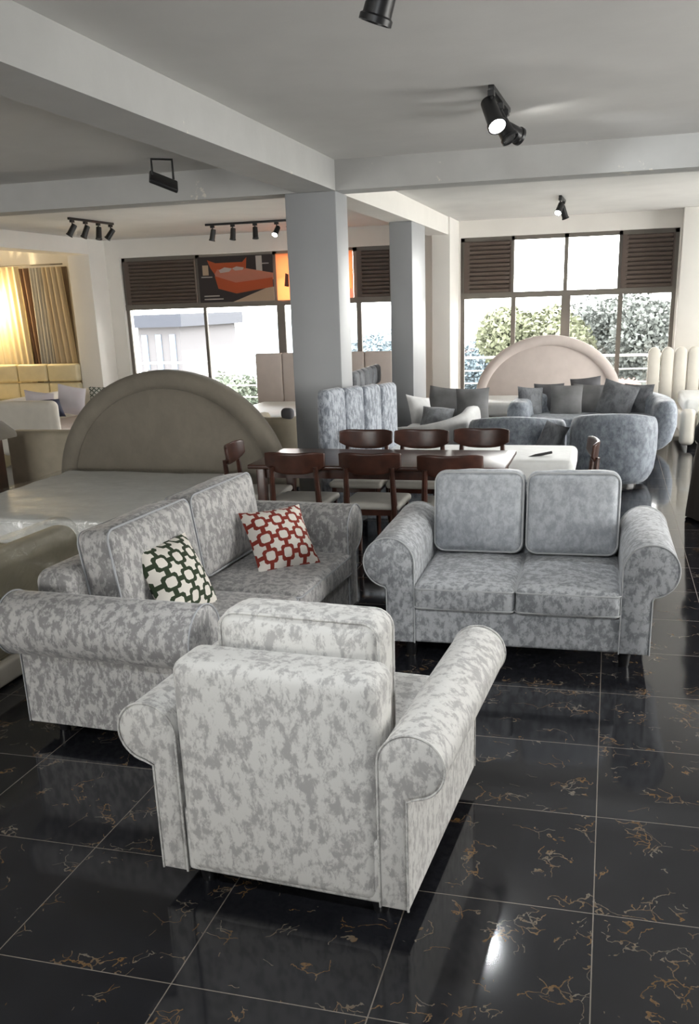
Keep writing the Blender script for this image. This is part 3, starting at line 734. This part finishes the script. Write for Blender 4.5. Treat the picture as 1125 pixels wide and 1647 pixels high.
# ------------------------------------------------------------------ curved seats at the back
def tub(name, label, cat, loc, rz, W, D, H, th, seatz, mat, Hf=None, bot=.16, group=None, seatm=None, dip=.0):
    """U-shaped shell round a seat; opens toward -y"""
    Hf = Hf or H; o = thing(name, label, cat, loc, rz, group)
    a = W/2-th/2; path = []; cr = min(a, D*.55); n = 14
    path.append((-a, -D/2+th/2)); path.append((-a, D/2-th/2-cr+.0))
    for k in range(1, n+1):
        an = PI - (PI/2)*k/n; path.append((-a+cr+cr*math.cos(an), D/2-th/2-cr+cr*math.sin(an)))
    if a > cr+.01: path.append((0, D/2-th/2))
    right = [(-x, y) for x, y in reversed(path) if x < -1e-6]
    full = path+right
    # resample front ends so they round off
    V = []; Fc = []; sec = 20; M_ = len(full)
    L = [0]
    for i in range(1, M_): L.append(L[-1]+math.dist(full[i], full[i-1]))
    pts = []
    for s in [0, .01, .03, .06]: pts.append(s)
    k = 44
    for i in range(k+1): pts.append(.10+(L[-1]-.2)*i/k)
    for s in [.06, .03, .01, 0]: pts.append(L[-1]-s)
    def at(s):
        for i in range(1, M_):
            if s <= L[i]+1e-9:
                u = (s-L[i-1])/(L[i]-L[i-1]); A = Vector(full[i-1]); B = Vector(full[i]); return A.lerp(B, u), (B-A).normalized()
        return Vector(full[-1]), (Vector(full[-1])-Vector(full[-2])).normalized()
    for s in pts:
        p, _ = at(s); q0, _ = at(max(0, s-.05)); q1, _ = at(min(L[-1], s+.05)); t_ = (q1-q0).normalized(); nn = Vector((t_.y, -t_.x))
        e = min(s, L[-1]-s); sh = math.sqrt(max(.0, 1-(1-min(1, e/.10))**2))*.85+.15
        f = min(1, e/(L[-1]*.5)); hh = Hf+(H-Hf)*(f*f*(3-2*f)) - dip*0
        z0 = .04
        for m_ in range(sec):
            an = 2*PI*m_/sec; c, s_ = math.cos(an), math.sin(an)
            cx_ = math.copysign(abs(c)**.55, c)*th/2*sh; cz_ = math.copysign(abs(s_)**.45, s_)
            zz = z0+(hh-z0)*.5+(hh-z0)*.5*cz_*(.85+.15*sh)
            taper = 1-bot*max(0, .35-(zz/hh))/.35
            P = p-nn*0+nn*cx_
            V.append((P.x*taper, P.y*taper, zz))
    S = len(pts)
    for i in range(S-1):
        for m_ in range(sec): Fc.append((i*sec+m_, i*sec+(m_+1) % sec, (i+1)*sec+(m_+1) % sec, (i+1)*sec+m_))
    Fc.append(tuple(range(sec))); Fc.append(tuple((S-1)*sec+m_ for m_ in range(sec))[::-1])
    MB().add((V, Fc)).build('backrest', mat, o, angle=60)
    pr = rrect(W-2*th+.10, D-th*.6, min(cr*.8, (D-th)*.45)); sm = MB()
    N = len(pr); ring = []
    for (zz, k_) in ((.06, .97), (.10, 1), (seatz-.04, 1), (seatz-.01, .985), (seatz, .95)):
        ring.append([(x*k_, y*k_-.02, zz) for x, y in pr])
    VV = [q for r_ in ring for q in r_]; FF = [(i*N+j, i*N+(j+1) % N, (i+1)*N+(j+1) % N, (i+1)*N+j) for i in range(4) for j in range(N)]
    FF += [tuple(range(N))[::-1], tuple(4*N+j for j in range(N))]
    sm.add((VV, FF)).build('seat', seatm or mat, o)
    MB().add(lathe([(min(W, D)*.3, 0), (min(W, D)*.3, .06)], 24)).build('plinth', LEG, o)
    return o
tub('tub_armchair', 'blue-grey velvet tub armchair seen from behind, beside the person', 'armchair', (.04, 8.05, 0), 0+PI, .90, .86, .775, .20, .42, V_BLUE, Hf=.68, group='blue-grey velvet tub armchairs')
tub('tub_armchair', 'wide low blue-grey velvet tub armchair seen from behind with a dark cushion', 'armchair', (-1.0, 8.28, 0), PI, 1.08, .90, .72, .20, .40, V_BLUE, Hf=.62, group='blue-grey velvet tub armchairs')
throw('cushion', 'dark cushion leaning on the right side of the wide low tub armchair', (-.60, 7.93, .47), (.3, .3, .9), .38, .38, .13, V_DARK)
tub('curved_sofa', 'pale grey curved sofa standing in front of the second column', 'sofa', (-2.0, 9.07, 0), -PI/2+.0, 1.72, .95, .70, .18, .45, V_PALE, Hf=.56)
for i, (x, y, z, rx, ry, rz, w, m_, lb) in enumerate([
        (-2.04, 9.62, .69, -.25, .12, 0, .40, CHAR, 'grey square cushion on the pale curved sofa, left of the pair standing upright'),
        (-1.66, 9.55, .67, -.2, -.03, 0, .42, CHAR, 'grey square cushion standing upright at the right of the pale curved sofa'),
        (-2.22, 9.05, .66, -.5, .2, .9, .38, V_PALE, 'pale velvet cushion leaning on the back of the pale curved sofa'),
        (-1.98, 8.85, .60, -1.0, .1, .1, .38, V_DARK, 'dark velvet cushion lying flat on the pale curved sofa')]):
    throw('cushion', lb, (x, y, z), (rx, ry, rz), w, w, .13, m_, group='cushions on the pale curved sofa')
tub('curved_sofa', 'large grey velvet curved sofa with many cushions in front of the arched cream headboard', 'sofa', (-.24, 10.45, 0), 0, 2.10, 1.25, .76, .30, .46, V_BLUE, Hf=.66)
for i, (x, y, z, rx, ry, rz, w, m_, lb) in enumerate([
        (-1.02, 10.42, .62, -.2, .1, .6, .38, V_DARK, 'dark velvet cushion at the left end of the large curved sofa'),
        (-.80, 10.72, .63, -.25, 0, .1, .40, CHARD, 'dark grey cushion second from the left on the large curved sofa'),
        (-.56, 10.50, .62, -.25, .0, .0, .42, CHAR, 'lighter grey wide cushion in the front row of the large curved sofa'),
        (-.30, 10.66, .62, -.2, .05, -.1, .40, CHAR, 'grey cushion in the middle back of the large curved sofa'),
        (-.32, 10.80, .70, -.3, -.1, 0, .40, CHARD, 'dark cushion peeking up behind the middle of the large curved sofa'),
        (.08, 10.50, .63, -.35, .25, -.2, .46, V_DARK, 'tilted dark velvet cushion right of centre on the large curved sofa'),
        (.34, 10.62, .62, -.2, .0, -.4, .40, V_DARK, 'dark velvet cushion against the right arm of the large curved sofa')]):
    throw('cushion', lb, (x, y, z), (rx, ry, rz), w, w, .13, m_, group='cushions on the large curved sofa')

# beds by the window
b4 = thing('bed', 'bed with a large arched blush-cream headboard under the right window', 'bed', (-.93, 11.4, 0))
arch_headboard(b4, 1.09, .95, .44, .12, .15, PINKC, .95)
MB().add(soft(1.9, 1.1, .25, .04, n=3), T(0, .35, .20)).build('base', PINKC, b4)
MB().add(box(-.85, .85, -.1, .9, 0, .08)).build('plinth', LEG, b4, smooth=False)
o = thing('mattress', 'white mattress on the bed with the arched cream headboard', 'mattress', (-.93, 11.72, .33))
MB().add(soft(1.82, 1.1, .2, .06, (0, 0, .01), n=6), T(0, 0, .1)).build('body', WHITE_M, o)
b5 = thing('bed', 'ivory bed with a tall round-topped channel headboard at the right edge', 'bed', (1.35, 11.3, 0))
channel_board(b5, 1.65, .1, 1.19, 9, .12, CREAMW, T(-.03, 1.05, 0), round_top=True)
MB().add(soft(1.0, 1.6, .28, .04, n=3), T(.06, .1, .26)).build('base', CREAMW, b5)
for i in range(4): MB().add(soft(.19, .14, .46, .07, (0, .01, 0), n=3), T(-.38+i*.2, -.78, .28)).build('footboard_panel', CREAMW, b5)
MB().add(box(-.36, .4, -.72, .8, 0, .12)).build('plinth', LEG, b5, smooth=False)
o = thing('mattress', 'white mattress on the ivory bed at the right edge', 'mattress', (1.41, 11.42, .405))
MB().add(soft(.96, 1.4, .2, .06, n=4), T(0, 0, .1)).build('body', WHITE_M, o)

b6 = thing('bed', 'blush-white bed with a tall panelled headboard behind the near column', 'bed', (-4.2, 10.5, 0))
for i in range(5): MB().add(soft(.425, .1, 1.15, .025, n=3), T(-.85+i*.43, 1.05, .67)).build('headboard_panel', PINKC, b6)
MB().add(soft(2.0, 2.0, .28, .03, n=2), T(0, 0, .2)).build('base', PINKC, b6)
o = thing('mattress', 'bright white mattress on the panelled bed behind the near column', 'mattress', (-4.2, 10.45, .345))
MB().add(soft(1.9, 1.9, .2, .06, (0, 0, .01), n=6), T(0, 0, .1)).build('body', WHITE_M, o)
tub('tub_armchair', 'small beige tub armchair between the round headboard and the near column', 'armchair', (-3.42, 7.5, 0), PI, .78, .75, .80, .17, .42, BEIGE)
o = MB().add(soft(.14, .1, .12, .05, n=3)).build('ornament', CHARD); o.location = (-3.28, 7.22, .835)
tag(o, 'small dark rounded ornament on top of the beige tub armchair', 'ornament')

# ------------------------------------------------------------------ left side
b7 = thing('bed', 'butter-cream bed with a panelled headboard below the curtains', 'bed', (-10.15, 11.7, 0))
for i in range(3):
    for j in range(2): MB().add(soft(.60, .14, .30, .04, (0, .015, 0), n=4), T(-.35-.6+i*.61+.55, 1.0, .56+.32*j+.05)).build('headboard_panel', YELL, b7)
MB().add(soft(1.85, 1.9, .40, .05, n=3), T(0, 0, .25)).build('base', YELL, b7)
o = thing('sofa', 'off-white sofa at the left edge with pale and patterned cushions', 'sofa', (-7.62, 9.9, 0))
MB().add(soft(.90, 1.9, .36, .05, (0, 0, .01), n=4), T(.05, 0, .24)).build('seat', PINKC, o)
MB().add(soft(.20, 1.9, .70, .08, n=4, k=4), T(-.40, 0, .46)).build('backrest', CREAMW, o)
for y_ in (-.92, .92): MB().add(soft(.92, .2, .74, .09, (0, .01, 0), n=4, k=4), T(.0, y_, .44)).build('arm', CREAMW, o)
for i, (x, y, z, rx, ry, rz, w, m_, lb) in enumerate([
        (-7.72, 9.45, .70, -.5, .2, .9, .42, LILAC, 'pale lilac cushion lying at the near end of the off-white sofa'),
        (-7.55, 9.40, .66, -.9, .0, .8, .36, NAVY, 'navy cushion between the pale cushions on the off-white sofa'),
        (-7.50, 9.90, .72, -.25, .25, .9, .42, LILAC, 'pale lilac cushion standing upright on the off-white sofa'),
        (-7.30, 10.45, .66, -.3, .05, .5, .42, GRN_S, 'cushion with a sage green lattice pattern on the off-white sofa')]):
    throw('cushion', lb, (x, y, z), (rx, ry, rz), w, w, .13, m_, group='cushions on the off-white sofa')
o = thing('sofa', 'beige plain-backed sofa seen from behind left of the round headboard', 'sofa', (-5.08, 6.2, 0))
MB().add(soft(1.25, .22, .70, .05, (0, .01, 0), n=5), T(0, -.30, .48)).build('backrest', BEIGE, o)
MB().add(soft(1.2, .7, .34, .05, n=3), T(0, .1, .25)).build('seat', BEIGE, o)
MB().add(box(-.55, .55, -.35, .4, 0, .1)).build('plinth', LEG, o, smooth=False)
o = thing('cabinet', 'dark wooden cabinet cut off by the left edge', 'cabinet', (-5.84, 5.2, 0))
MB().add(soft(.80, .42, .86, .01, n=1, k=2), T(-.02, 0, .49)).build('body', WOOD, o)
for sx_ in (-1, 1):
    for sy_ in (-1, 1): MB().add(box(sx_*.36-.03-.02, sx_*.36+.03-.02, sy_*.17-.03, sy_*.17+.03, 0, .07)).build('leg', WOOD, o, smooth=False)
MB().add(soft(.38, .02, .6, .005, n=1, k=2), T(-.2, -.215, .5)).build('door', WOOD, o)
def drape(w, h): return w+Vector((0, 0, -.03 if w.x > .46 else 0))
o = MB().add(soft(.98, .48, .05, .02, (0, 0, .015), n=8, fn=lambda w, h: w+Vector((0, 0, -.12*max(0, (w.x-.36)/.14)**1.5)))).build('table_runner', TAUPE)
o.location = (-5.80, 5.2, .955); tag(o, 'taupe cloth draped over the top of the dark wooden cabinet', 'cloth')

# curtains
def curtain(name, label, x0, x1, y, z0, z1, mat, amp=.04, waves=7, lean=0.0, narrow=1.0, group=None):
    V = []; Fc = []; nx_, nz = waves*8, 8; rnd = random.Random(int(abs(x0)*100))
    ph = rnd.uniform(0, 6)
    for j in range(nz+1):
        f = j/nz; z = z1+(z0-z1)*f
        for i in range(nx_+1):
            u = i/nx_; cx_ = (x0+x1)/2; x = x0+(x1-x0)*u; x = cx_+(x-cx_)*(1+(narrow-1)*f)+lean*f
            V.append((x, amp*math.sin(u*waves*2*PI+ph+.6*math.sin(u*5+f))*(1-.25*f), z))
    for j in range(nz):
        for i in range(nx_): a = j*(nx_+1)+i; Fc.append((a, a+1, a+nx_+2, a+nx_+1))
    n0 = len(V); V2 = [(v[0], v[1]+.004, v[2]) for v in V]; F2 = [tuple(q+n0 for q in f[::-1]) for f in Fc]
    o = MB().add((V+V2, Fc+F2)).build(name, mat, None, loc=(0, y, 0), angle=80)
    return tag(o, label, 'curtain', group)
CUR_Y = cloth_trans('pale_gold_curtain', (.72, .62, .42), .2); CUR_S = cloth_trans('silver_sheer_curtain', (.62, .60, .56), .3)
CUR_B = cloth_trans('brown_drape', (.20, .12, .07), .1); CUR_G = cloth_trans('beige_satin_drape', (.55, .46, .32), .15)
curtain('curtain', 'pale gold curtain at the left edge lit by a warm lamp', -11.35, -10.28, 13.14, .05, 2.74, CUR_Y, .035, 9, .1)
curtain('curtain', 'silver striped curtain in the middle of the curtain display', -10.02, -9.72, 13.10, .05, 2.70, CUR_S, .04, 5, .02, 1.1)
curtain('curtain', 'narrow brown drape left of the silver curtain', -10.24, -10.05, 13.12, .05, 2.70, CUR_B, .03, 2, .12, .6)
curtain('curtain', 'beige satin drape at the right of the curtain display', -9.72, -9.34, 13.02, .05, 2.70, CUR_G, .04, 4, .16, 1.2)
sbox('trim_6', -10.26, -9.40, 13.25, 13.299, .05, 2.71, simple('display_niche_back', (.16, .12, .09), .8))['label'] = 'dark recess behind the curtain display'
tag(MB().add(tube([(-11.4, 13.1, 2.745), (-9.36, 13.1, 2.745)], .012, n=8)).build('curtain_rod', BRONZE), 'thin rod carrying the curtain display at left', 'curtain rod')

# ------------------------------------------------------------------ ceiling lamps
LENS = emis('lamp_lens_lit', (1, .98, .94), 60.0); LENS_OFF = simple('lamp_lens_dark', (.05, .05, .05), .15)
def aim(dirv):
    d = Vector(dirv).normalized(); return d.to_track_quat('-Z', 'Y').to_matrix().to_4x4()
def track(label, p0, p1, heads, cat='track light', group='black track lights on the ceiling', size=1.0):
    """heads: (fraction, direction, lit)"""
    p0 = Vector((*p0, 0)); p1 = Vector((*p1, 0)); c = (p0+p1)/2; t = thing('track_light', label, cat, (c.x, c.y, HC), 0, group)
    d = p1-p0; L = d.length; ang = math.atan2(d.y, d.x)
    MB().add(soft(L+.04, .036, .03, .004, n=1, k=1), RZ(ang) @ T(0, 0, -.015)).build('rail', BLACK, t)
    for (f, dv, lit) in heads:
        q = p0.lerp(p1, f)-c; q.z = 0
        h = MB(); h.add(box(-.03, .03, -.018, .018, -.06, -.03), T(q.x, q.y, 0) @ RZ(ang)); h.add(tube([(q.x, q.y, -.06), (q.x, q.y, -.11)], .009, n=8))
        m_ = T(q.x, q.y, -.135) @ aim(dv) @ Matrix.Scale(size, 4)
        h.add(lathe([(.028, .06), (.036, .055), (.040, -.085), (.046, -.09), (.046, -.105), (.040, -.105), (.038, -.09)], 24), m_)
        hd = h.build('lamp_head', BLACK, t)
        MB().add(lathe([(.0375, -.0985), (.0375, -.0945)], 20), m_).build('lens', LENS if lit else LENS_OFF, hd)
        if lit:
            ld = bpy.data.lights.new('spot', 'SPOT'); ld.energy = lit; ld.spot_size = math.radians(70); ld.spot_blend = .6; ld.shadow_soft_size = .035; ld.color = (.93, .97, 1)
            lo = bpy.data.objects.new('spot', ld); COL.objects.link(lo); lo.parent = t
            lo.matrix_local = T(q.x, q.y, -.135) @ aim(dv) @ T(0, 0, -.115*size)
    return t
track('black four-head track light at the left of the ceiling', (-6.92, 9.45), (-6.86, 10.45), [(.05, (-.5, -.3, -.9), 0), (.35, (-.3, -.3, -.9), 0), (.65, (0, -.2, -1), 0), (.95, (.5, -.4, -.8), 0)][:3]+[(.95, (-.55, -.3, -.8), 0)])
track('black five-head track light in front of the orange bed poster', (-5.85, 11.4), (-4.35, 11.42), [(.06, (-.25, 0, -1), 0), (.27, (-.08, -.1, -1), 0), (.5, (.02, -.1, -1), 0), (.72, (-.1, -.75, -.7), 120), (.85, (.35, -.1, -1), 0)])
track('black track light with a glowing lens on the ceiling over the loveseat', (-.79, 4.05), (-.77, 4.75), [(.0, (.35, -.55, -.75), 60), (.55, (.5, -.2, -.8), 0), (.9, (.85, .9, -.42), 60)], size=1.25)
track('small black track light with a lit lens before the right window', (-.72, 10.4), (-.70, 11.0), [(.0, (-.2, -.7, -.7), 120), (.8, (.3, .2, -.9), 0)])
track('black track light with lit heads above the viewpoint, aimed at the armchair', (-1.5, -1.9), (-.3, -1.9), [(.15, (-.25, .75, -.62), 60), (.5, (.05, .62, -.78), 55), (.85, (.12, .9, -.42), 150)])
track('black track light cut off by the top edge', (-.88, .85), (-.85, 1.64), [(.93, (-.35, .1, -.95), 0), (.2, (-.1, -.1, -1), 60)], size=1.3)
fl = thing('floodlight', 'flat black floodlight on a bracket under the ceiling at left', 'floodlight', (-3.70, 5.62, HC), math.radians(35))
MB().add(tube([(-.085, 0, -.16), (-.085, 0, -.01), (.085, 0, -.01), (.085, 0, -.16)], .011, n=6)).build('bracket', BLACK, fl)
MB().add(soft(.24, .20, .035, .01, n=1, k=2), T(0, -.01, -.18) @ RY(math.radians(20)) @ RX(.5)).build('body', BLACK, fl)
# warm wall lamp at left
wlmp = thing('wall_lamp', 'warm lamp glowing in front of the gold curtain at the left edge', 'lamp', (-10.72, 12.85, HC))
MB().add(tube([(0, 0, 0), (0, 0, -.72)], .006, n=6)).build('cord', BLACK, wlmp)
MB().add(lathe([(.02, -.70), (.05, -.76), (.055, -.84), (.03, -.9)], 16)).build('bulb', emis('warm_bulb', (1, .72, .32), 30), wlmp)
ld = bpy.data.lights.new('warm_point', 'POINT'); ld.energy = 110; ld.color = (1, .76, .42); ld.shadow_soft_size = .08
lo = bpy.data.objects.new('warm_point', ld); COL.objects.link(lo); lo.parent = wlmp; lo.location = (.0, -.1, -1.0)

# ------------------------------------------------------------------ person at the right edge
def person(loc, rz):
    t = thing('person', 'person in a long dark brown robe and black sleeve cut off by the right edge', 'person', loc, rz)
    def skinned(name, verts, edges, radii, mat, parent, sub=2):
        me = bpy.data.meshes.new(name); me.from_pydata(verts, edges, []); ob = bpy.data.objects.new(name, me); COL.objects.link(ob)
        md = ob.modifiers.new('skin', 'SKIN'); sv = me.skin_vertices[0].data if me.skin_vertices else None
        if sv is None:
            bm = bmesh.new(); bm.from_mesh(me); bm.verts.layers.skin.verify(); bm.to_mesh(me); bm.free(); sv = me.skin_vertices[0].data
        for i, r in enumerate(radii): sv[i].radius = (r, r) if not isinstance(r, tuple) else r
        sv[0].use_root = True
        s = ob.modifiers.new('sub', 'SUBSURF'); s.levels = sub; s.render_levels = sub
        dg = bpy.context.evaluated_depsgraph_get(); ev = ob.evaluated_get(dg); nm = bpy.data.meshes.new_from_object(ev)
        ob.modifiers.clear(); ob.data = nm; nm.materials.clear(); nm.materials.append(mat)
        for p in nm.polygons: p.use_smooth = True
        ob.parent = parent; return ob
    V = [(0, 0, .95), (0, 0, 1.15), (0, 0, 1.33), (0, 0, 1.43), (0, -.01, 1.50), (0, -.02, 1.60), (0, -.01, 1.68)]
    R_ = [(.15, .11), (.12, .095), (.14, .095), (.07, .06), (.05, .05), (.078, .095), (.06, .075)]
    E_ = [(i, i+1) for i in range(6)]
    for s in (-1, 1):
        b = len(V); V += [(s*.09, 0, .88), (s*.10, -.01, .50), (s*.10, .02, .10), (s*.11, -.10, .04)]; R_ += [.09, .06, .04, .035]; E_ += [(0, b), (b, b+1), (b+1, b+2), (b+2, b+3)]
        b = len(V); V += [(s*.17, 0, 1.38), (s*.235, .03, 1.10), (s*.20, -.10, .87), (s*.185, -.15, .80)]; R_ += [.055, .042, .032, (.035, .02)]; E_ += [(2, b), (b, b+1), (b+1, b+2), (b+2, b+3)]
        for k in range(4):
            c = len(V); o_ = (k-1.5)*.019; V += [(s*.185+s*.004*k, -.165+o_*.8, .77-.0), (s*.18, -.175+o_, .735), (s*.165, -.17+o_, .71)]; R_ += [.009, .008, .007]; E_ += [(b+3, c), (c, c+1), (c+1, c+2)]
        c = len(V); V += [(s*.165, -.19, .80), (s*.15, -.20, .775)]; R_ += [.010, .008]; E_ += [(b+3, c), (c, c+1)]
    body = skinned('body', V, E_, R_, SKIN, t)
    # face details belong to the body's thing as separate small parts
    for s in (-1, 1): MB().add(soft(.018, .01, .010, .004, n=1), T(s*.032, -.112, 1.605)).build('eye', BLACKC, t)
    MB().add(soft(.02, .03, .035, .009, n=1), T(0, -.118, 1.585)).build('nose', SKIN, t)
    MB().add(soft(.045, .01, .012, .004, n=1), T(0, -.11, 1.55)).build('mouth', simple('lips', (.25, .08, .06), .5), t)
    # head scarf
    MB().add(lathe([(.15, 1.33), (.10, 1.45), (.095, 1.52), (.105, 1.62), (.10, 1.68), (.06, 1.74), (.01, 1.755)], 20), T(0, .035, 0)).build('head_scarf', BLACKC, t)
    # robe: flared tube with folds
    Vr = []; Fr = []; n = 40; zs = [(.03, .30, .24), (.25, .285, .225), (.55, .255, .20), (.85, .225, .17), (1.05, .20, .15), (1.3, .215, .14), (1.42, .13, .10)]
    for (z, a, b) in zs:
        for k in range(n):
            an = 2*PI*k/n; w = 1+.05*math.sin(an*9)*max(0, 1-z/1.1); Vr.append((a*math.cos(an)*w, b*math.sin(an)*w, z))
    for i in range(len(zs)-1):
        for k in range(n): Fr.append((i*n+k, i*n+(k+1) % n, (i+1)*n+(k+1) % n, (i+1)*n+k))
    MB().add((Vr, Fr)).build('robe', ROBE, t, angle=80)
    for s in (-1, 1):
        MB().add(tube([(s*.15, 0, 1.40), (s*.20, .01, 1.25), (s*.245, .03, 1.08), (s*.205, -.09, .885)], [.075, .072, .062, .058], n=14)).build('sleeve', BLACKC, t)
        MB().add(soft(.09, .25, .07, .03, n=3), T(s*.11, -.12, .037)).build('shoe', SHOE, t)
    return t
person((.925, 6.45, 0), math.radians(100))
o = thing('handbag', 'black bag held against the robe at the right edge', 'bag', (.77, 6.24, .70))
MB().add(soft(.16, .12, .17, .05, (0, .01, 0), n=3), T(0, 0, .08)).build('body', BLACKC, o)
MB().add(tube([(-.06, 0, .14), (-.04, 0, .21), (0, 0, .23), (.04, 0, .21), (.06, 0, .14)], .007, n=6)).build('handle', BLACKC, o)
